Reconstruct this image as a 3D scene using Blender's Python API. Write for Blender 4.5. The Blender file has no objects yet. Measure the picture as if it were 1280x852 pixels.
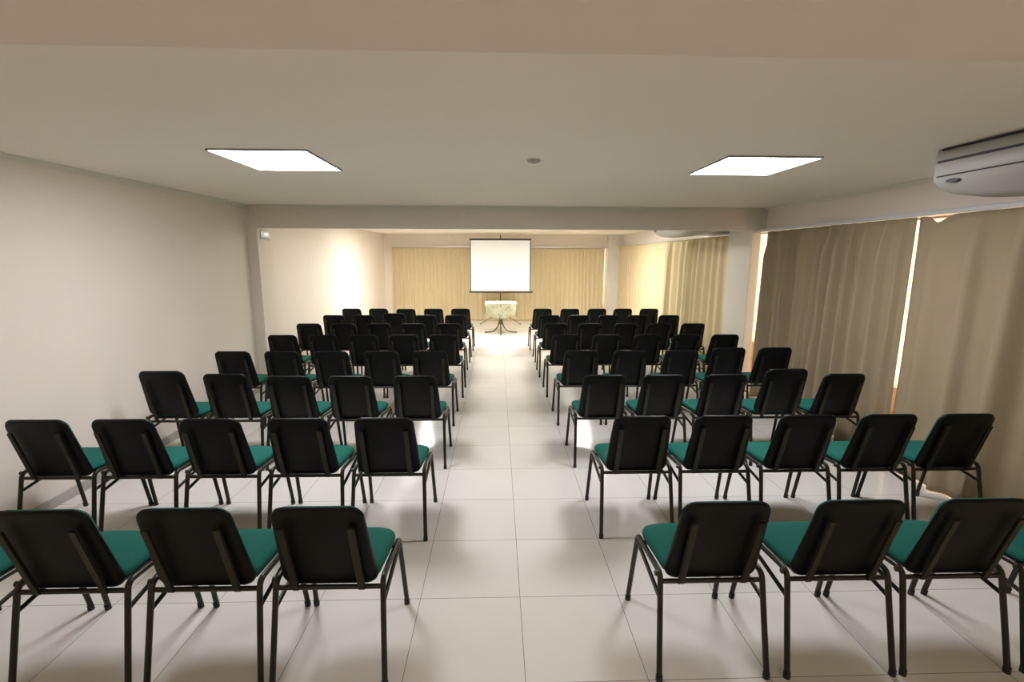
import bpy, bmesh, math, random
from mathutils import Vector, Matrix, noise
random.seed(7)
C = bpy.context.scene.collection
PI = math.pi

# ------------------------------------------------------------------ materials
def mat(name, col, rough=.6, metal=0., spec=.5, nscale=0, namt=0., bump=0., bscale=200, coat=0.):
    m = bpy.data.materials.new(name); m.use_nodes = True
    nt = m.node_tree; b = nt.nodes['Principled BSDF']
    b.inputs['Base Color'].default_value = (*col, 1)
    b.inputs['Roughness'].default_value = rough
    b.inputs['Metallic'].default_value = metal
    b.inputs['Specular IOR Level'].default_value = spec
    b.inputs['Coat Weight'].default_value = coat
    tc = nt.nodes.new('ShaderNodeTexCoord')
    if namt:
        n = nt.nodes.new('ShaderNodeTexNoise'); n.inputs['Scale'].default_value = nscale
        n.inputs['Detail'].default_value = 4
        mr = nt.nodes.new('ShaderNodeMapRange')
        mr.inputs['To Min'].default_value = 1 - namt; mr.inputs['To Max'].default_value = 1 + namt
        mx = nt.nodes.new('ShaderNodeVectorMath'); mx.operation = 'SCALE'
        mx.inputs[0].default_value = col
        nt.links.new(tc.outputs['Object'], n.inputs['Vector'])
        nt.links.new(n.outputs['Fac'], mr.inputs['Value'])
        nt.links.new(mr.outputs['Result'], mx.inputs['Scale'])
        nt.links.new(mx.outputs['Vector'], b.inputs['Base Color'])
    if bump:
        n2 = nt.nodes.new('ShaderNodeTexNoise'); n2.inputs['Scale'].default_value = bscale
        bp = nt.nodes.new('ShaderNodeBump'); bp.inputs['Strength'].default_value = bump
        bp.inputs['Distance'].default_value = .002
        nt.links.new(tc.outputs['Object'], n2.inputs['Vector'])
        nt.links.new(n2.outputs['Fac'], bp.inputs['Height'])
        nt.links.new(bp.outputs['Normal'], b.inputs['Normal'])
    return m

def emis(name, col, s):
    m = bpy.data.materials.new(name); m.use_nodes = True
    nt = m.node_tree; nt.nodes.clear()
    e = nt.nodes.new('ShaderNodeEmission'); o = nt.nodes.new('ShaderNodeOutputMaterial')
    e.inputs['Color'].default_value = (*col, 1); e.inputs['Strength'].default_value = s
    nt.links.new(e.outputs[0], o.inputs[0]); return m

TILE = .53; GX = .22455 * TILE; GY = 4.33851 * TILE
def floor_mat():
    m = bpy.data.materials.new('porcelain_tiles'); m.use_nodes = True
    nt = m.node_tree; b = nt.nodes['Principled BSDF']; L = nt.links.new
    g = nt.nodes.new('ShaderNodeNewGeometry'); sp = nt.nodes.new('ShaderNodeSeparateXYZ')
    L(g.outputs['Position'], sp.inputs[0])
    def M(op, a, bb=None, c=None):
        n = nt.nodes.new('ShaderNodeMath'); n.operation = op
        for i, v in enumerate((a, bb, c)):
            if v is None: continue
            if isinstance(v, (int, float)): n.inputs[i].default_value = v
            else: L(v, n.inputs[i])
        return n.outputs[0]
    cells = []; dists = []
    for ax, off in (('X', GX), ('Y', GY)):
        t = M('DIVIDE', M('SUBTRACT', sp.outputs[ax], off), TILE)
        fl = M('FLOOR', t); fr = M('SUBTRACT', t, fl)
        cells.append(fl); dists.append(M('MULTIPLY', M('MINIMUM', fr, M('SUBTRACT', 1, fr)), TILE))
    d = M('MINIMUM', dists[0], dists[1])
    grout = M('LESS_THAN', d, .0013)
    cb = nt.nodes.new('ShaderNodeCombineXYZ'); L(cells[0], cb.inputs[0]); L(cells[1], cb.inputs[1])
    wn = nt.nodes.new('ShaderNodeTexWhiteNoise'); wn.noise_dimensions = '2D'; L(cb.outputs[0], wn.inputs['Vector'])
    n = nt.nodes.new('ShaderNodeTexNoise'); n.inputs['Scale'].default_value = 3.2; n.inputs['Detail'].default_value = 5
    ad = nt.nodes.new('ShaderNodeVectorMath'); ad.operation = 'MULTIPLY_ADD'
    L(wn.outputs['Color'], ad.inputs[0]); ad.inputs[1].default_value = (20, 20, 20); L(g.outputs['Position'], ad.inputs[2])
    L(ad.outputs[0], n.inputs['Vector'])
    k = M('ADD', M('MULTIPLY', wn.outputs['Value'], .05), M('MULTIPLY', n.outputs['Fac'], .05))
    k = M('ADD', k, .93)
    sc = nt.nodes.new('ShaderNodeVectorMath'); sc.operation = 'SCALE'; sc.inputs[0].default_value = (.745, .71, .665)
    L(k, sc.inputs['Scale'])
    mx = nt.nodes.new('ShaderNodeMix'); mx.data_type = 'RGBA'
    L(grout, mx.inputs[0]); L(sc.outputs[0], mx.inputs[6]); mx.inputs[7].default_value = (.07, .06, .05, 1)
    L(mx.outputs[2], b.inputs['Base Color'])
    r = M('ADD', M('MULTIPLY', grout, .5), M('ADD', M('MULTIPLY', n.outputs['Fac'], .03), .19))
    L(r, b.inputs['Roughness']); b.inputs['Specular IOR Level'].default_value = .4
    return m

def glass_mat():
    m = bpy.data.materials.new('window_glass'); m.use_nodes = True
    nt = m.node_tree; nt.nodes.clear()
    t = nt.nodes.new('ShaderNodeBsdfTransparent'); g = nt.nodes.new('ShaderNodeBsdfGlossy')
    g.inputs['Roughness'].default_value = .02
    x = nt.nodes.new('ShaderNodeMixShader'); x.inputs[0].default_value = .06
    o = nt.nodes.new('ShaderNodeOutputMaterial')
    nt.links.new(t.outputs[0], x.inputs[1]); nt.links.new(g.outputs[0], x.inputs[2]); nt.links.new(x.outputs[0], o.inputs[0])
    return m

def lace_mat():
    m = bpy.data.materials.new('lace'); m.use_nodes = True
    nt = m.node_tree; b = nt.nodes['Principled BSDF']; L = nt.links.new
    b.inputs['Base Color'].default_value = (.46, .45, .31, 1); b.inputs['Roughness'].default_value = .9
    tc = nt.nodes.new('ShaderNodeTexCoord')
    v = nt.nodes.new('ShaderNodeTexVoronoi'); v.feature = 'DISTANCE_TO_EDGE'; v.inputs['Scale'].default_value = 45
    n = nt.nodes.new('ShaderNodeTexNoise'); n.inputs['Scale'].default_value = 7
    L(tc.outputs['Object'], v.inputs['Vector']); L(tc.outputs['Object'], n.inputs['Vector'])
    a = nt.nodes.new('ShaderNodeMath'); a.operation = 'LESS_THAN'; a.inputs[1].default_value = .13
    L(v.outputs['Distance'], a.inputs[0])
    c = nt.nodes.new('ShaderNodeMath'); c.operation = 'GREATER_THAN'; c.inputs[1].default_value = .56
    L(n.outputs['Fac'], c.inputs[0])
    mx = nt.nodes.new('ShaderNodeMath'); mx.operation = 'MAXIMUM'; L(a.outputs[0], mx.inputs[0]); L(c.outputs[0], mx.inputs[1])
    L(mx.outputs[0], b.inputs['Alpha'])
    return m

WALL = mat('cream_wall_paint', (.78, .705, .63), .75, nscale=1.3, namt=.02, bump=.12, bscale=60)
CEIL = mat('ceiling_paint', (.90, .85, .76), .8, bump=.1, bscale=50)
PILLAR = mat('grey_white_pillar_paint', (.66, .63, .57), .6, nscale=2, namt=.02)
MOULD = mat('plaster_moulding', (.72, .69, .62), .7)
FLOOR = floor_mat()
BASEB = mat('tile_skirting', (.42, .39, .35), .3, nscale=40, namt=.25)
ALU = mat('white_aluminium', (.72, .72, .74), .35, .2)
RAILM = mat('white_curtain_rail', (.62, .62, .66), .3, .3)
GLASS = glass_mat()
CURT_DIM = mat('beige_curtain_fabric_dim', (.335, .265, .172), .85, spec=.2, nscale=9, namt=.04, bump=.25, bscale=500)  # near curtains: dimmer light there is put into the fabric colour
CURT_LIT = mat('beige_curtain_fabric_lit', (.60, .495, .315), .85, spec=.2, nscale=9, namt=.04, bump=.25, bscale=500)  # same fabric for the far curtains, their stronger light put into the colour
GREEN = mat('green_woven_fabric', (.009, .112, .085), .9, spec=.25, nscale=260, namt=.35, bump=.5, bscale=700)
SHELL = mat('black_plastic_shell', (.004, .0045, .0045), .4, spec=.2, bump=.15, bscale=900)
FRAME = mat('dark_olive_frame_paint', (.020, .017, .009), .33, .35, spec=.5, nscale=30, namt=.2)
CAP = mat('black_rubber', (.01, .01, .01), .6)
ACW = mat('off_white_plastic', (.37, .36, .33), .45)
ACD = mat('dark_slot', (.012, .011, .01), .6)
ACG = mat('grey_plastic', (.45, .43, .38), .6)
LFR = mat('panel_frame', (.30, .29, .28), .4, .3)
LNEAR = emis('near_panel_light', (.93, .94, 1.0), 38.)
LREAR_FILL = emis('rear_fill_light', (1., .90, .72), 21.)  # unseen fill panels added behind the camera to brighten ceiling and beams
LFAR = emis('far_panel_light', (1., .97, .91), 105.)
LMID_FILL = emis('middle_fill_light', (1., .96, .88), 20.)  # unseen fill panels added to even out the light past the beam
SCRW = mat('projection_fabric', (.86, .87, .88), .8)
SCRB = mat('black_border', (.02, .018, .018), .6)
SCRM = mat('dark_bronze_metal', (.09, .08, .055), .35, .5)
SILV = mat('silver_cap', (.6, .6, .6), .3, .8)
BRASS = mat('aged_bronze_tube', (.16, .13, .07), .35, .6)
WOOD = mat('brown_table_top', (.2, .12, .06), .4)
CLOTH = mat('cream_cloth', (.80, .77, .66), .9)
LACE = lace_mat()
TERR = mat('terracotta_terrace', (.5, .24, .11), .7, nscale=5, namt=.1)
PARA = mat('white_parapet', (.8, .74, .64), .8)

# ------------------------------------------------------------------ helpers
def obj(name, bm, m, parent=None, smooth=True, bevel=0, auto=40):
    bmesh.ops.recalc_face_normals(bm, faces=bm.faces)
    me = bpy.data.meshes.new(name); bm.to_mesh(me); bm.free()
    for p in me.polygons: p.use_smooth = smooth
    if smooth:
        bm2 = bmesh.new(); bm2.from_mesh(me)
        for e in bm2.edges:
            if len(e.link_faces) == 2 and e.calc_face_angle(0) > math.radians(auto): e.smooth = False
        bm2.to_mesh(me); bm2.free()
    me.materials.append(m)
    o = bpy.data.objects.new(name, me); C.objects.link(o)
    if parent: o.parent = parent
    return o

def empty(name, loc=(0, 0, 0), rz=0):
    o = bpy.data.objects.new(name, None); C.objects.link(o)
    o.location = loc; o.rotation_euler = (0, 0, rz); o.empty_display_size = .1
    return o

def tag(o, label, cat, group=None):
    o['label'] = label; o['category'] = cat
    if group: o['group'] = group
    return o

def struct(o, label=None):
    o['kind'] = 'structure'
    if label: o['label'] = label
    return o

def add_box(bm, x0, x1, y0, y1, z0, z1, bev=0):
    g = bmesh.ops.create_cube(bm, size=1)
    vs = g['verts']
    for v in vs:
        v.co = Vector(((x0 + x1) / 2 + v.co.x * (x1 - x0), (y0 + y1) / 2 + v.co.y * (y1 - y0), (z0 + z1) / 2 + v.co.z * (z1 - z0)))
    if bev:
        es = list({e for v in vs for e in v.link_edges})
        bmesh.ops.bevel(bm, geom=es, offset=bev, segments=2, profile=.5, affect='EDGES')

def box(*a, bev=0):
    bm = bmesh.new(); add_box(bm, *a, bev=bev); return bm

def arc_path(pts, rad, n=5):
    """polyline with its corners rounded"""
    P = [Vector(p) for p in pts]; out = [P[0]]
    for i in range(1, len(P) - 1):
        a, b, c = P[i-1], P[i], P[i+1]
        r = min(rad, (a-b).length * .45, (c-b).length * .45)
        p0 = b + (a-b).normalized() * r; p1 = b + (c-b).normalized() * r
        for k in range(n + 1):
            t = k / n
            out.append((1-t)**2 * p0 + 2*t*(1-t) * b + t*t * p1)
    out.append(P[-1]); return out

def add_tube(bm, pts, r, seg=12, cap=True, squash=1.):
    P = [Vector(p) for p in pts]; rings = []
    t0 = (P[1] - P[0]).normalized()
    up = Vector((0, 0, 1)) if abs(t0.z) < .9 else Vector((1, 0, 0))
    nrm = t0.cross(up).normalized()
    for i, p in enumerate(P):
        if i == 0: t = t0
        elif i == len(P) - 1: t = (P[i] - P[i-1]).normalized()
        else: t = ((P[i+1] - P[i]).normalized() + (P[i] - P[i-1]).normalized()).normalized()
        nrm = (nrm - nrm.dot(t) * t).normalized(); bn = t.cross(nrm)
        rings.append([bm.verts.new(p + r * (math.cos(2*PI*k/seg) * nrm + squash * math.sin(2*PI*k/seg) * bn)) for k in range(seg)])
    for a, b in zip(rings, rings[1:]):
        for k in range(seg):
            bm.faces.new((a[k], a[(k+1) % seg], b[(k+1) % seg], b[k]))
    if cap:
        bm.faces.new(rings[0][::-1]); bm.faces.new(rings[-1])

def tube(pts, r, **k):
    bm = bmesh.new(); add_tube(bm, pts, r, **k); return bm

def rrect(w0, w1, h, r0, r1, n=7):
    """rounded trapezoid outline: w0 bottom, w1 top half-widths, in (u, v)"""
    out = []
    for (cx, cy, r, a0) in ((w0-r0, r0, r0, -PI/2), (w1-r1, h-r1, r1, 0), (-(w1-r1), h-r1, r1, PI/2), (-(w0-r0), r0, r0, PI)):
        for k in range(n + 1):
            a = a0 + PI/2 * k / n
            out.append((cx + r*math.cos(a), cy + r*math.sin(a)))
    return out

def slab(outline, layers, place):
    """stack of inset copies of an outline. layers: (inset, height). place(u,v,h)->Vector"""
    bm = bmesh.new()
    cu = sum(p[0] for p in outline) / len(outline); cv = sum(p[1] for p in outline) / len(outline)
    su = max(abs(p[0]-cu) for p in outline); sv = max(abs(p[1]-cv) for p in outline)
    rings = []
    for ins, h in layers:
        fu, fv = 1 - ins/su, 1 - ins/sv
        rings.append([bm.verts.new(place(cu + (u-cu)*fu, cv + (v-cv)*fv, h)) for u, v in outline])
    n = len(outline)
    for a, b in zip(rings, rings[1:]):
        for k in range(n):
            bm.faces.new((a[k], a[(k+1) % n], b[(k+1) % n], b[k]))
    bm.faces.new(rings[0][::-1]); bm.faces.new(rings[-1])
    return bm

# ------------------------------------------------------------------ room
XL, XR, ZC = -3.21, 3.56, 2.45
YB, YF = -5.2, 13.95         # behind the camera / far end
BY = 6.42                     # beam that divides the room
struct(obj('floor', box(XL-.2, XR+.1, YB-.2, YF+.2, -.1, 0), FLOOR, smooth=False))
struct(obj('ceiling', box(XL-.2, XR+.2, YB-.2, YF+.2, ZC, ZC+.1), CEIL, smooth=False))
struct(obj('wall_left', box(XL-.15, XL, YB-.2, YF+.2, 0, ZC), WALL, smooth=False))
struct(obj('wall_rear', box(XL, XR+.15, YB-.15, YB, 0, ZC), WALL, smooth=False), 'wall behind the viewer')
# right wall with two glazed openings up to the curtain rail
def pillar_bm():
    b = bmesh.new(); add_box(b, 3.375, 3.488, BY-.03, BY+.62, 0, ZC, bev=.004)
    add_box(b, 3.48, XR+.02, BY+.38, BY+.615, 0, ZC); add_box(b, 3.48, XR, BY-.025, BY+.62, 2.17, ZC-.001)
    return b
bm = bmesh.new()
add_box(bm, XR, XR+.15, YB, .3, 0, ZC); add_box(bm, XR, XR+.15, .3, YF+.2, 2.17, ZC)
add_box(bm, XR, XR+.15, BY+.36, BY+.62, 0, 2.17); add_box(bm, XR, XR+.15, 13.6, YF+.2, 0, 2.17)
struct(obj('wall_right', bm, WALL, smooth=False))
# far wall with its glazed opening
bm = bmesh.new()
add_box(bm, XL, -2.98, YF, YF+.15, 0, ZC); add_box(bm, 3.16, XR+.15, YF, YF+.15, 0, ZC)
add_box(bm, -2.98, 3.16, YF, YF+.15, 2.12, ZC)
struct(obj('wall_far', bm, WALL, smooth=False), 'far wall behind the projection screen')
struct(obj('trim_1', box(XL, XR, BY, BY+.14, 2.165, ZC), WALL, smooth=False), 'ceiling beam dividing the room')
struct(obj('trim_2', box(XL, XR, .35, .905, 2.14, ZC), WALL, smooth=False), 'near ceiling beam overhead')
struct(obj('trim_3', box(XL, -3.085, BY-.012, BY+.38, 0, ZC), WALL, smooth=False), 'shallow pillar on the left wall')
struct(obj('trim_4', pillar_bm(), PILLAR, smooth=False), 'white pillar between the curtains')
struct(obj('trim_5', box(3.15, XR, YF-.25, YF, 0, ZC), PILLAR, smooth=False), 'white corner column at the far end')
def mould(name, a, b, lab):
    a, b = Vector(a), Vector(b); d = (b-a).normalized(); side = Vector((-d.y, d.x, 0))
    bm = bmesh.new(); prof = [(0, 0), (.035, 0), (.035, -.006), (.022, -.014), (.012, -.028), (.006, -.036), (0, -.036)]
    r0 = [bm.verts.new(a + side*u + Vector((0, 0, v))) for u, v in prof]; r1 = [bm.verts.new(b + side*u + Vector((0, 0, v))) for u, v in prof]
    for k in range(len(prof)): bm.faces.new((r0[k], r0[(k+1) % len(prof)], r1[(k+1) % len(prof)], r1[k]))
    bm.faces.new(r0[::-1]); bm.faces.new(r1)
    struct(obj(name, bm, MOULD, smooth=False), lab)
mould('trim_6', (XL, BY-.012, ZC), (XL, .905, ZC), 'plaster moulding along the left wall')
mould('trim_7', (XR, .905, ZC), (XR, BY-.03, ZC), 'plaster moulding along the right wall')
mould('trim_8', (3.375, BY, ZC), (-3.085, BY, ZC), 'plaster moulding along the beam')
struct(obj('baseboard_left', box(XL, XL+.012, YB, BY-.012, 0, .075), BASEB, smooth=False))
struct(obj('baseboard_left', box(XL, XL+.012, BY+.38, YF, 0, .075), BASEB, smooth=False))

# windows behind the curtains
def window(name, axis, at, a0, a1, z1, n):
    fr = bmesh.new(); w = .045
    def bb(bm, p0, p1, z0, z1_, d0=0, d1=.06):
        if axis == 'x': add_box(bm, at+d0, at+d1, p0, p1, z0, z1_)
        else: add_box(bm, p0, p1, at+d0, at+d1, z0, z1_)
    bb(fr, a0, a1, z1-w, z1); bb(fr, a0, a1, 0, .035)
    st = (a1-a0)/n
    for k in range(n+1):
        c = a0 + st*k
        bb(fr, max(a0, c-w/2), min(a1, c+w/2), .035, z1-w)
    f = struct(obj(name, fr, ALU, smooth=False), 'sliding glass doors behind curtains')
    for k in range(n):
        p = bmesh.new(); bb(p, a0+st*k+w/2, a0+st*(k+1)-w/2, .035, z1-w, .027, .033)
        obj('pane', p, GLASS, f, smooth=False)
window('window_1', 'x', XR+.05, .3, BY+.36, 2.17, 4)
window('window_2', 'x', XR+.05, BY+.62, 13.6, 2.17, 5)
window('window_3', 'y', YF+.05, -2.98, 3.16, 2.12, 4)
# terrace outside
bm = bmesh.new(); add_box(bm, XR+.1, 4.75, -3, 16, -.12, -.02); add_box(bm, -4, 4.75, YF+.2, 16, -.12, -.02)
struct(obj('terrace_floor', bm, TERR, smooth=False), 'terrace outside the glass doors')
bm = bmesh.new(); add_box(bm, 4.75, 4.9, -3, 16, -.12, .28); add_box(bm, -4, 4.9, 16, 16.15, -.12, .28)
struct(obj('terrace_parapet', bm, PARA, smooth=False), 'parapet of the terrace')

# ------------------------------------------------------------------ curtains
def curtain(name, axis, at, a0, a1, ztop, folds, amp, seed, label, group, hem=None, edge0=None, edge1=None, sag=None, pw=1.7):
    rnd = random.Random(seed)
    L = a1 - a0; nu = max(60, int(folds*18)); nz = 34
    ph = [rnd.uniform(0, 2*PI) for _ in range(6)]
    cuts = [0]; amps = []
    for _ in range(int(folds)+1):
        cuts.append(cuts[-1]+rnd.uniform(.62, 1.4)); amps.append(rnd.uniform(.55, 1.2))
    cuts = [c/cuts[-1] for c in cuts]; sh = [rnd.uniform(-.35, .35) for _ in amps]
    def off(s, t):     # s along, t 0 at hem .. 1 at top
        s2 = min(.9999, max(0, s + .010*(1-t)*math.sin(2*PI*s*1.7+ph[4])))
        k = 0
        while cuts[k+1] < s2: k += 1
        f = (s2-cuts[k])/(cuts[k+1]-cuts[k])
        f = f + sh[k]*f*(1-f)*1.2
        pinch = max(0, (t-.86)/.14)
        w = 2*((1-math.cos(2*PI*f))/2)**pw - 1
        w2 = .22*math.sin(4*PI*f+ph[k % 6]) * (f*(1-f)*4)
        a0_ = amp*amps[k]*(.75+.35*(1-t))
        ground = amp*.25*math.sin(2*PI*s*2.1+ph[2])*(1-pinch)*min(1, min(s, 1-s)*14)
        a0_ *= min(1, .05 + min(s, 1-s)*12)
        return -(a0_*(w+w2) + amp*amps[k]*0)*(1-.55*pinch) - amp*(1-amps[k])*0 + ground + .005*noise.noise(Vector((s*folds*.9, t*3, seed))) - a0_*(1-.55*pinch)
    bm = bmesh.new(); grid = []
    for j in range(nz+1):
        t = j/nz; row = []
        for i in range(nu+1):
            s = i/nu
            z0 = .004 + (hem(a0+s*L) if hem else 0)
            zt = ztop - (sag(a0+s*L) if sag else 0)
            zt -= .001
            z = z0 + (zt-z0)*t
            e0 = edge0(t) if edge0 else 0; e1 = edge1(t) if edge1 else 0
            a = a0 + s*L + e0*max(0, 1-s*6)**1.5 + e1*max(0, 1-(1-s)*6)**1.5
            o = off(s, t)
            row.append(bm.verts.new((at+o, a, z) if axis == 'x' else (a, at+o, z)))
        grid.append(row)
    for j in range(nz):
        for i in range(nu):
            bm.faces.new((grid[j][i], grid[j][i+1], grid[j+1][i+1], grid[j+1][i]))
    o = obj(name, bm, CURT_LIT if a1 > 7 or axis == 'y' else CURT_DIM, auto=180)
    md = o.modifiers.new('thickness', 'SOLIDIFY'); md.thickness = .004; md.offset = 0
    tag(o, label, 'curtain', group)
    return o
bump = lambda c, w, h: (lambda a: h*math.exp(-((a-c)/w)**2))
gap1 = lambda t: .002+.010*math.sin(PI*t)
h1 = lambda a: .007*math.exp(-((a-3.5)/.28)**2)
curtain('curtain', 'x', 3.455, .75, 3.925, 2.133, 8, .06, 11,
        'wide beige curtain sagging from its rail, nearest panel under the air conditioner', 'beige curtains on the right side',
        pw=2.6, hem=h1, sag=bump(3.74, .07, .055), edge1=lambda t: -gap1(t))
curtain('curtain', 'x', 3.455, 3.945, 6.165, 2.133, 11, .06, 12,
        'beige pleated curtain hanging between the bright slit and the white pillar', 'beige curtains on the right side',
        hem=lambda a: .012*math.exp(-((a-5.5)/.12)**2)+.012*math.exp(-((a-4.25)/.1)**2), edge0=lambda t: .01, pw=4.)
curtain('curtain', 'x', 3.455, 7.06, 9.88, 2.133, 11, .046, 13,
        'beige curtain with deep folds just beyond the white pillar', 'beige curtains on the right side')
curtain('curtain', 'x', 3.455, 9.9, 13.69, 2.133, 18, .013, 14,
        'beige curtain with shallow folds near the far right corner', 'beige curtains on the right side')
curtain('curtain', 'y', 13.86, -2.96, -1.93, 2.089, 8, .011, 15,
        'narrow beige curtain at the left end of the far wall', 'beige curtains on the far wall')
curtain('curtain', 'y', 13.87, -1.95, -.78, 2.089, 9, .011, 16,
        'beige curtain on the far wall just left of the projection screen', 'beige curtains on the far wall')
curtain('curtain', 'y', 13.86, -.8, 1.08, 2.089, 11, .018, 17,
        'beige curtain showing below the projection screen behind the table', 'beige curtains on the far wall')
curtain('curtain', 'y', 13.87, 1.06, 3.075, 2.089, 15, .011, 18,
        'beige curtain on the far wall right of the projection screen', 'beige curtains on the far wall')
def rail(a, label):
    bm = bmesh.new(); add_box(bm, *a, bev=.004)
    o = obj('curtain_rail', bm, RAILM, smooth=False); tag(o, label, 'curtain rail'); return o
rail((3.42, 3.56, .5, BY-.032, 2.135, 2.17), 'long white curtain rail above the near right curtains')
rail((3.42, 3.56, BY+.622, 13.68, 2.135, 2.165), 'white curtain rail above the far right curtains, beyond the pillar')
rail((-2.99, 3.14, 13.82, 13.95, 2.09, 2.115), 'white curtain rail along the far wall behind the screen')

# ------------------------------------------------------------------ chair
def make_chair():
    t = empty('stacking_chair')
    for s in (-1, 1):
        xf, xt = s*.2345, s*.2235
        # rear leg with its bend into the seat rail
        p = arc_path([(xf, 0, .02), (xt, .088, .447), (xt, .17, .442)], .055)
        lg = obj('leg', tube(p, .0125), FRAME, t)
        obj('foot_cap', tube([(xf, 0, 0), (xf, 0, .028)], .0145), CAP, lg)
        p = arc_path([(xf, .50, .02), (xt, .42, .423), (xt, .35, .428)], .03)
        lg = obj('leg', tube(p, .0125), FRAME, t)
        obj('foot_cap', tube([(xf, .50, 0), (xf, .495, .028)], .0145), CAP, lg)
        obj('seat_rail', tube([(xt, .165, .4424), (xt, .355, .4277)], .0123), FRAME, t)
        obj('brace', tube([(xt, .43, .392), (xt, .06, .345), (xt, .026, .338)][:1] + [(xt, .068, .335)], .0095), FRAME, t)
        # flat upright that carries the backrest
        d = Vector((0, -.284, .959)).normalized(); nn = Vector((0, -d.z, d.y))
        bm = bmesh.new(); b0 = Vector((s*.137, .076, .406)); ln = .358
        vs = []
        for h in (0, ln):
            c = b0 + d*h
            vs.append([bm.verts.new(c + Vector((sx*.0155, 0, 0)) + nn*(sn*.006)) for sx, sn in ((-1, -1), (1, -1), (1, 1), (-1, 1))])
        for k in range(4): bm.faces.new((vs[0][k], vs[0][(k+1) % 4], vs[1][(k+1) % 4], vs[1][k]))
        bm.faces.new(vs[0][::-1]); bm.faces.new(vs[1])
        bmesh.ops.bevel(bm, geom=list(bm.edges), offset=.003, segments=2, affect='EDGES')
        obj('back_upright', bm, FRAME, t)
    obj('crossbar', tube([(-.225, .083, .413), (.225, .083, .413)], .0105), FRAME, t)
    obj('crossbar', tube([(-.222, .36, .420), (.222, .36, .420)], .0105), FRAME, t)
    obj('coupling_pin', tube([(-.223, .10, .440), (-.244, .10, .440)], .0115), FRAME, t)
    # backrest shell and its green pad
    d = Vector((0, -.284, .959)).normalized(); nn = Vector((0, d.z, -d.y))     # nn towards the sitter
    org = Vector((0, .0895, .411))
    def place(u, v, h):
        bow = .35 * u*u * 1.2
        return org + Vector((u, 0, 0)) + d*v + nn*(h + bow)
    out = rrect(.201, .182, .431, .045, .06)
    sh = obj('backrest', slab(out, [(.012, -.001), (.004, .001), (0, .007), (0, .016), (.004, .021)], place), SHELL, t)
    out2 = rrect(.197, .179, .425, .045, .06)
    obj('back_pad', slab([(u, v+.003) for u, v in out2], [(.006, .019), (.004, .024), (.009, .034), (.02, .043), (.038, .050), (.065, .055), (.11, .059)], place), GREEN, t)
    # seat pan and cushion: outline in (x, y)
    out = rrect(.206, .2185, .360, .035, .11)
    def ps(u, v, h):
        y = .100 + v; droop = .045*max(0, (v-.25)/.1)**2*.6
        return Vector((u, y, .447 + h - droop*.8 - .02*u*u*3))
    obj('seat_pan', slab(out, [(.045, -.022), (.02, -.019), (.008, -.006), (.002, .004), (.001, .013)], ps), SHELL, t)
    obj('seat', slab(out, [(.006, .008), (-.001, .014), (-.001, .026), (.005, .037), (.02, .044), (.06, .048), (.12, .049)], ps), GREEN, t)
    return t

def dup(root):
    r = root.copy(); C.objects.link(r)
    for ch in root.children:
        c = ch.copy(); C.objects.link(c); c.parent = r
        for g in ch.children:
            h = g.copy(); C.objects.link(h); h.parent = c
    return r

LX = {0: [-.712, -1.228, -1.772, -2.33], 1: [-.690, -1.208, -1.727, -2.243, -2.735], 2: [-.680, -1.215, -1.712, -2.215, -2.712], 3: [-.705, -1.211, -1.735, -2.230, -2.725],
      4: [-.700, -1.165, -1.655, -2.145, -2.672], 5: [-.72, -1.248, -1.757, -2.272, -2.775], 6: [-.712, -1.223, -1.753, -2.268, -2.757], 7: [-.708, -1.226, -1.744, -2.275, -2.784]}
RX = {0: [.928, 1.488, 2.005, 2.55], 1: [.897, 1.408, 1.940, 2.465, 2.945], 2: [.900, 1.402, 1.93, 2.44, 2.952], 3: [.890, 1.411, 1.967, 2.463, 2.943],
      4: [.880, 1.407, 1.940, 2.425, 2.920], 5: [.877, 1.397, 1.955, 2.422, 2.955], 6: [.897, 1.393, 1.926, 2.43, 2.972], 7: [.878, 1.411, 1.939, 2.443, 2.962]}
# small shifts along the aisle, seen in the photograph
DY = {('l', 7, 2): -.05}
# some backrests sit higher on their uprights, leaving the seat in view below them
UP = {('l', 2, 4): .05, ('l', 2, 3): .022, ('r', 2, 3): .05, ('l', 6, 2): .035, ('r', 3, 3): .03, ('r', 3, 4): .03}
BD = Vector((0, -.284, .959)).normalized()
ROWW = ['row nearest the camera', 'second row from the camera', 'third row from the camera', 'fourth row from the camera',
        'fifth row from the camera', 'sixth row from the camera', 'second row back from the screen', 'row nearest the screen']
SEAT_L = ['aisle-side', 'second from aisle', 'middle', 'second from left wall', 'left-wall-side']
SEAT_R = ['aisle-side', 'second from aisle', 'middle', 'second from curtains', 'curtain-side']
for X in (LX, RX):
    for k in range(1, 8): X[k] = [x*(1+.03/(1.70+1.07*k)) for x in X[k]]
for X in (LX, RX):              # seats never closer than a chair is wide
    for k, v in X.items():
        for _ in range(60):
            for i in range(len(v)-1):
                g = abs(v[i+1]-v[i]); sg = 1 if v[i+1] > v[i] else -1
                if g < .506:
                    e = (.506-g)/2; v[i] -= sg*e*.6; v[i+1] += sg*e*1.4
proto = make_chair(); used = False
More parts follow.
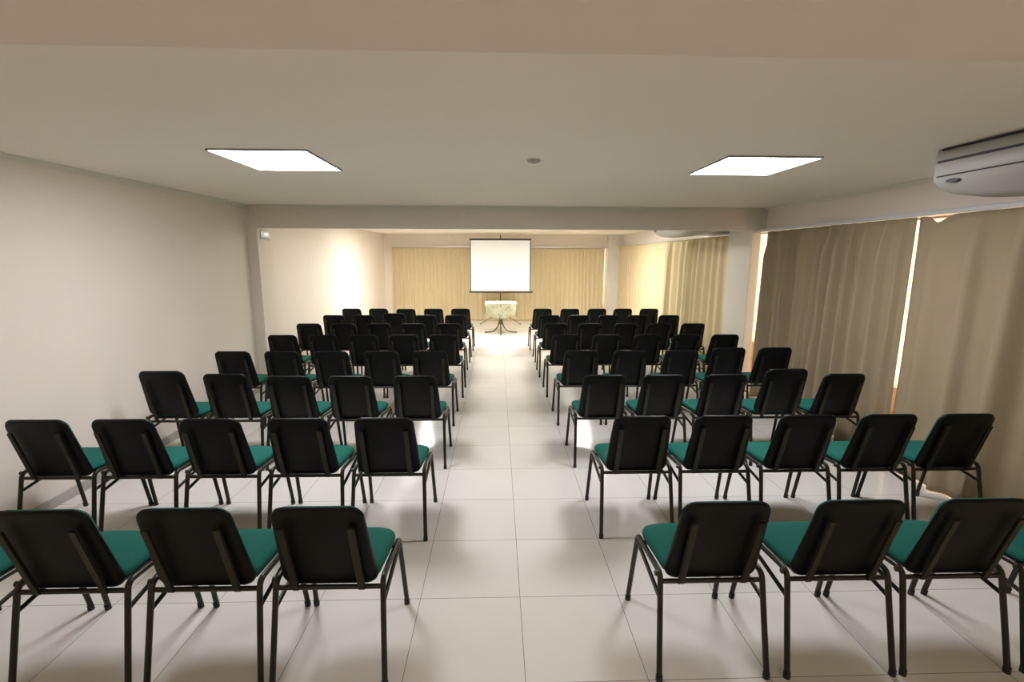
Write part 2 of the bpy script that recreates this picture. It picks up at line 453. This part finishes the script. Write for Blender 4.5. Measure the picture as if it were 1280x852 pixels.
for side, X, names in (('l', LX, SEAT_L), ('r', RX, SEAT_R)):
    for k in range(8):
        for i, x in enumerate(X[k]):
            c = dup(proto) if used else proto; used = True
            y = 1.768 + 1.0697*k + DY.get((side, k, i), 0)
            c.location = (x, y, 0)
            c.rotation_euler = (0, 0, random.uniform(-.007, .007))
            bl = 'left' if side == 'l' else 'right'
            seat = names[i]
            if k == 0 and i == 3: seat = 'picture-edge'
            if k == 0 and i == 2: seat = 'third from aisle'
            lab = 'green-seated black chair, %s, %s block, %s' % (seat, bl, ROWW[k])
            up = UP.get((side, k, i), 0)
            if up:
                for ch in c.children:
                    if ch.name.split('.')[0] in ('backrest', 'back_pad'): ch.location = BD*up
                    if ch.name.split('.')[0] == 'back_upright': ch.location = BD*up*.4
                if up > .04: lab = lab.replace('green-seated black chair', 'black chair with raised backrest')
            tag(c, lab, 'chair', 'chairs in rows %s of the aisle' % bl)

# ------------------------------------------------------------------ ceiling lights
def panel(x0, x1, y0, y1, em, label):
    t = empty('ceiling_light', ((x0+x1)/2, (y0+y1)/2, ZC)); cx, cy = (x0+x1)/2, (y0+y1)/2
    hx, hy, w, h = (x1-x0)/2, (y1-y0)/2, .009, .012
    bm = bmesh.new()
    add_box(bm, -hx, hx, -hy, -hy+w, -h, 0); add_box(bm, -hx, hx, hy-w, hy, -h, 0)
    add_box(bm, -hx, -hx+w, -hy+w, hy-w, -h, 0); add_box(bm, hx-w, hx, -hy+w, hy-w, -h, 0)
    obj('frame', bm, LFR, t, smooth=False)
    obj('diffuser', box(-hx+w, hx-w, -hy+w, hy-w, -h+.002, -h+.006), em, t, smooth=False)
    tag(t, label, 'ceiling light', 'square ceiling light panels')
panel(-1.80, -1.18, 3.17, 3.86, LNEAR, 'lit square ceiling panel above the left chairs, before the beam')
panel(1.50, 2.13, 3.22, 3.88, LNEAR, 'lit square ceiling panel above the right chairs, before the beam')
panel(-1.80, -1.18, -2.2, -1.55, LREAR_FILL, 'added unseen fill light panel behind the viewer on the left')
panel(1.50, 2.13, -2.2, -1.55, LREAR_FILL, 'added unseen fill light panel behind the viewer on the right')
panel(-1.80, -1.18, 7.4, 8.05, LMID_FILL, 'added unseen fill light panel over the left block, just beyond the beam')
panel(1.50, 2.13, 7.4, 8.05, LMID_FILL, 'added unseen fill light panel over the right block, just beyond the beam')
panel(-1.80, -1.18, 10.1, 10.75, LFAR, 'lit square ceiling panel on the left, nearest the screen')
panel(1.50, 2.13, 10.1, 10.75, LFAR, 'lit square ceiling panel on the right, nearest the screen')

# small round cap on the ceiling
bm = bmesh.new()
for r0, z in ((.045, 0), (.045, -.012), (.036, -.018), (.012, -.02)):
    pass
prof = [(.046, 0), (.046, -.010), (.038, -.017), (.014, -.019), (.012, -.024), (.002, -.025)]
rings = [[bm.verts.new((r*math.cos(2*PI*k/24), r*math.sin(2*PI*k/24), z)) for k in range(24)] for r, z in prof]
for a, b in zip(rings, rings[1:]):
    for k in range(24): bm.faces.new((a[k], a[(k+1) % 24], b[(k+1) % 24], b[k]))
bm.faces.new(rings[0][::-1]); bm.faces.new(rings[-1])
o = obj('smoke_detector', bm, ACG); o.location = (.25, 3.42, ZC)
tag(o, 'small grey round detector on the ceiling midway between the two lights', 'smoke detector')

# white box high on the left pillar
t = empty('emergency_light', (-3.085, BY+.19, 2.07))
obj('housing', box(0, .016, -.13, .13, -.055, .06, bev=.005), ALU, t)
obj('lens', box(.016, .019, -.10, .10, -.045, -.02, bev=.002), ACW, t)
tag(t, 'small white box high on the left pillar under the beam', 'emergency light')

# ------------------------------------------------------------------ air conditioners
def aircon(yend, label):
    t = empty('air_conditioner', (0, yend-.8, ZC))
    H = .8      # half length along y
    # profile (x, z below ceiling) of the hull, room side first
    def prof(k):       # k: 0 at the ends .. 1 in the middle
        d = .215 + .115*k
        return [(2.70, -.001), (2.685, -.03), (2.685, -.16), (2.69, -.20), (2.715, -d+.03), (2.76, -d+.008), (2.85, -d), (3.0, -d+.012), (3.2, -d+.05), (3.36, -d+.085), (3.38, -.10), (3.38, -.001)]
    bm = bmesh.new(); rings = []
    N = 28
    for i in range(N+1):
        s = -1 + 2*i/N
        s = math.copysign(1-(1-abs(s))**2.2, s)
        k = math.sqrt(max(0, 1-abs(s)**2.6))
        pr = prof(k)
        e = max(0, (abs(s)-.95)/.05); e = 1.6*(1-math.sqrt(max(0, 1-e*e)))**.5     # soften the very end
        cx, cz = 3.03, -.12
        rings.append([bm.verts.new((cx+(x-cx)*(1-.03*e*e), s*H, z if z > -.002 else cz+(z-cz)*(1-.12*e*e))) for x, z in pr])
    n = len(rings[0])
    for a, b in zip(rings, rings[1:]):
        for k in range(n): bm.faces.new((a[k], a[(k+1) % n], b[(k+1) % n], b[k]))
    bm.faces.new(rings[0][::-1]); bm.faces.new(rings[-1])
    obj('body', bm, ACW, t, auto=50)
    x0, x1 = 2.677, 2.690
    obj('air_slot', box(x0+.002, x1, -H+.04, H-.04, -.084, -.072), ACD, t, smooth=False)
    fl = obj('front_panel', box(x0, x1, -H+.045, H-.045, -.163, -.086, bev=.003), ACW, t)
    obj('louvre', box(x0-.002, x1, -H+.05, H-.05, -.168, -.164), ACD, fl, smooth=False)
    obj('top_slot', box(x0+.004, x1+.004, -H+.06, H-.06, -.016, -.008), ACD, t, smooth=False)
    # oval badge / sensor window
    bm = bmesh.new()
    ring0 = [bm.verts.new((2.678, H-.155+.042*math.cos(2*PI*k/20), -.200+.0115*math.sin(2*PI*k/20))) for k in range(20)]
    ring1 = [bm.verts.new((2.70, v.co.y, v.co.z)) for v in ring0]
    for k in range(20): bm.faces.new((ring0[k], ring0[(k+1) % 20], ring1[(k+1) % 20], ring1[k]))
    bm.faces.new(ring0[::-1]); bm.faces.new(ring1)
    obj('sensor_window', bm, ACD, t)
    tag(t, label, 'air conditioner', 'under-ceiling air conditioners')
    return t
aircon(3.02, 'white under-ceiling air conditioner above the nearest right curtain')
aircon(8.42, 'under-ceiling air conditioner beyond the beam above the deep-fold curtain')

# ------------------------------------------------------------------ projection screen on its tripod
t = empty('projection_screen', (.085, 12.9, 0))
hw = .80
obj('screen_surface', box(-hw+.02, hw-.02, -.052, -.049, .93, 2.25), SCRW, t, smooth=False)
bm = bmesh.new()
add_box(bm, -hw, -hw+.022, -.054, -.047, .92, 2.27); add_box(bm, hw-.022, hw, -.054, -.047, .92, 2.27)
add_box(bm, -hw+.022, hw-.022, -.054, -.047, 2.25, 2.27)
obj('border', bm, SCRB, t, smooth=False)
cs = obj('roller_case', tube([(-.84, -.05, .90), (.84, -.05, .90)], .027), SCRM, t)
obj('end_cap', tube([(-.86, -.05, .90), (-.835, -.05, .90)], .03), SILV, cs)
obj('end_cap', tube([(.835, -.05, .90), (.86, -.05, .90)], .03), SCRM, cs)
obj('top_bar', tube([(-hw-.02, -.05, 2.285), (hw+.02, -.05, 2.285)], .015), SCRM, t)
obj('pole', tube([(0, 0, .12), (0, 0, 2.40)], .013), SCRM, t)
obj('hub', tube([(0, 0, .34), (0, 0, .42)], .026), SCRM, t)
for fx, fy in ((-.54, .14), (.54, .14), (0, -.56)):
    d = Vector((fx, fy, 0)).normalized()
    lg = obj('leg', tube([Vector((0, 0, .37)) + d*.02, Vector((fx, fy, .012))], .0115, squash=.7), SCRM, t)
    obj('foot_cap', tube([Vector((fx, fy, .018)) - d*.02, Vector((fx, fy, .012)) + d*.02], .0125), CAP, lg)
    obj('strut', tube([Vector((0, 0, .14)), Vector((fx*.5, fy*.5, .195))], .006), SCRM, t)
tag(t, 'white projection screen with black border on a tripod stand', 'projection screen')

# ------------------------------------------------------------------ table and cloth
t = empty('side_table', (.085, 11.57, 0))
obj('tabletop', box(-.36, .36, -.36, .36, .715, .735, bev=.006), WOOD, t)
obj('post', tube([(0, 0, .20), (0, 0, .44)], .032), BRASS, t)
for a in range(4):
    c, s = math.cos(a*PI/2), math.sin(a*PI/2)
    pts = [(.385, .014), (.30, .016), (.21, .03), (.13, .075), (.075, .15), (.04, .24), (.03, .33), (.035, .40), (.07, .50), (.15, .60), (.25, .67), (.31, .712)]
    P = []
    for (r0, z0), (r1, z1) in zip(pts, pts[1:]):
        for k in range(3): P.append((c*(r0+(r1-r0)*k/3), s*(r0+(r1-r0)*k/3), z0+(z1-z0)*k/3))
    P.append((c*pts[-1][0], s*pts[-1][0], pts[-1][1]))
    lg = obj('leg', tube(P, .0145, squash=1.1), BRASS, t)
    obj('foot_cap', tube([(c*.36, s*.36, .0125), (c*.395, s*.395, .0125)], .0125), CAP, lg)
tag(t, 'small pedestal table with curved bronze tube legs below the screen', 'table')

def cloth():
    bm = bmesh.new(); h = .375; n = 40; drop = 10
    def hem(s, side):
        a = abs(s)
        return .36 - .13*a**2 + .008*math.cos(s*24)
    top = [[bm.verts.new((-h+2*h*i/n, -h+2*h*j/n, .741+.0015*math.sin(i*.7)*math.sin(j*.9))) for i in range(n+1)] for j in range(n+1)]
    for j in range(n):
        for i in range(n): bm.faces.new((top[j][i], top[j][i+1], top[j+1][i+1], top[j+1][i]))
    for side in range(4):
        prev = None
        if side == 0: edge = [(top[0][i], -1+2*i/n) for i in range(n+1)]; nv = Vector((0, -1, 0))
        if side == 1: edge = [(top[i][n], -1+2*i/n) for i in range(n+1)]; nv = Vector((1, 0, 0))
        if side == 2: edge = [(top[n][i], -1+2*i/n) for i in range(n+1)]; nv = Vector((0, 1, 0))
        if side == 3: edge = [(top[i][0], -1+2*i/n) for i in range(n+1)]; nv = Vector((-1, 0, 0))
        rows = [[e[0] for e in edge]]
        for k in range(1, drop+1):
            f = k/drop; row = []
            for v, s in edge:
                H = hem(s, side)
                o = .012*min(1, f*4) + .012*f*math.sin(s*9+side) - .10*f*f*0
                tang = Vector((-nv.y, nv.x, 0))
                pull = -s*.03*f
                tg = Vector((1, 0, 0)) if nv.x == 0 else Vector((0, 1, 0))
                row.append(bm.verts.new(v.co + nv*o + tg*pull - Vector((0, 0, H*f))))
            rows.append(row)
        for a, b in zip(rows, rows[1:]):
            for i in range(n): bm.faces.new((a[i], a[i+1], b[i+1], b[i]))
    return bm
o = obj('tablecloth', cloth(), CLOTH, auto=60); o.location = (.085, 11.57, 0)
o.data.materials.append(LACE)
for p in o.data.polygons:
    if abs(p.normal.z) < .7: p.material_index = 1
md = o.modifiers.new('thickness', 'SOLIDIFY'); md.thickness = .002; md.offset = 1
tag(o, 'cream lace cloth hanging over the small table below the screen', 'tablecloth')

# ------------------------------------------------------------------ world, camera, view
w = bpy.data.worlds.new('World'); bpy.context.scene.world = w; w.use_nodes = True
bg = w.node_tree.nodes['Background']; bg.inputs[0].default_value = (1, .74, .47, 1); bg.inputs[1].default_value = 2.2

cam_d = bpy.data.cameras.new('camera'); cam = bpy.data.objects.new('camera', cam_d); C.objects.link(cam)
F, P_, Yw, R_ = 599.54, .1707, .0311, .00355
cp, sp, cy, sy = math.cos(P_), math.sin(P_), math.cos(Yw), math.sin(Yw)
fwd = Vector((sy*cp, cy*cp, -sp)); right = Vector((cy, -sy, 0)); up = right.cross(fwd)
Rr = math.cos(R_)*right + math.sin(R_)*up; Uu = -math.sin(R_)*right + math.cos(R_)*up
m = Matrix((Rr, Uu, -fwd)).transposed().to_4x4(); m.translation = Vector((0, 0, 1.78878))
cam.matrix_world = m
cam_d.sensor_width = 36; cam_d.lens = F*36/1280; cam_d.clip_start = .05; cam_d.clip_end = 200
sc = bpy.context.scene; sc.camera = cam
sc.view_settings.view_transform = 'Standard'; sc.view_settings.look = 'None'
sc.view_settings.gamma = 1; sc.view_settings.use_curve_mapping = False
sc.view_settings.exposure = 0
sc.cycles.use_denoising = True
sc.cycles.max_bounces = 10; sc.cycles.diffuse_bounces = 6; sc.cycles.glossy_bounces = 4
sc.cycles.transparent_max_bounces = 12
sc.cycles.sample_clamp_indirect = 6
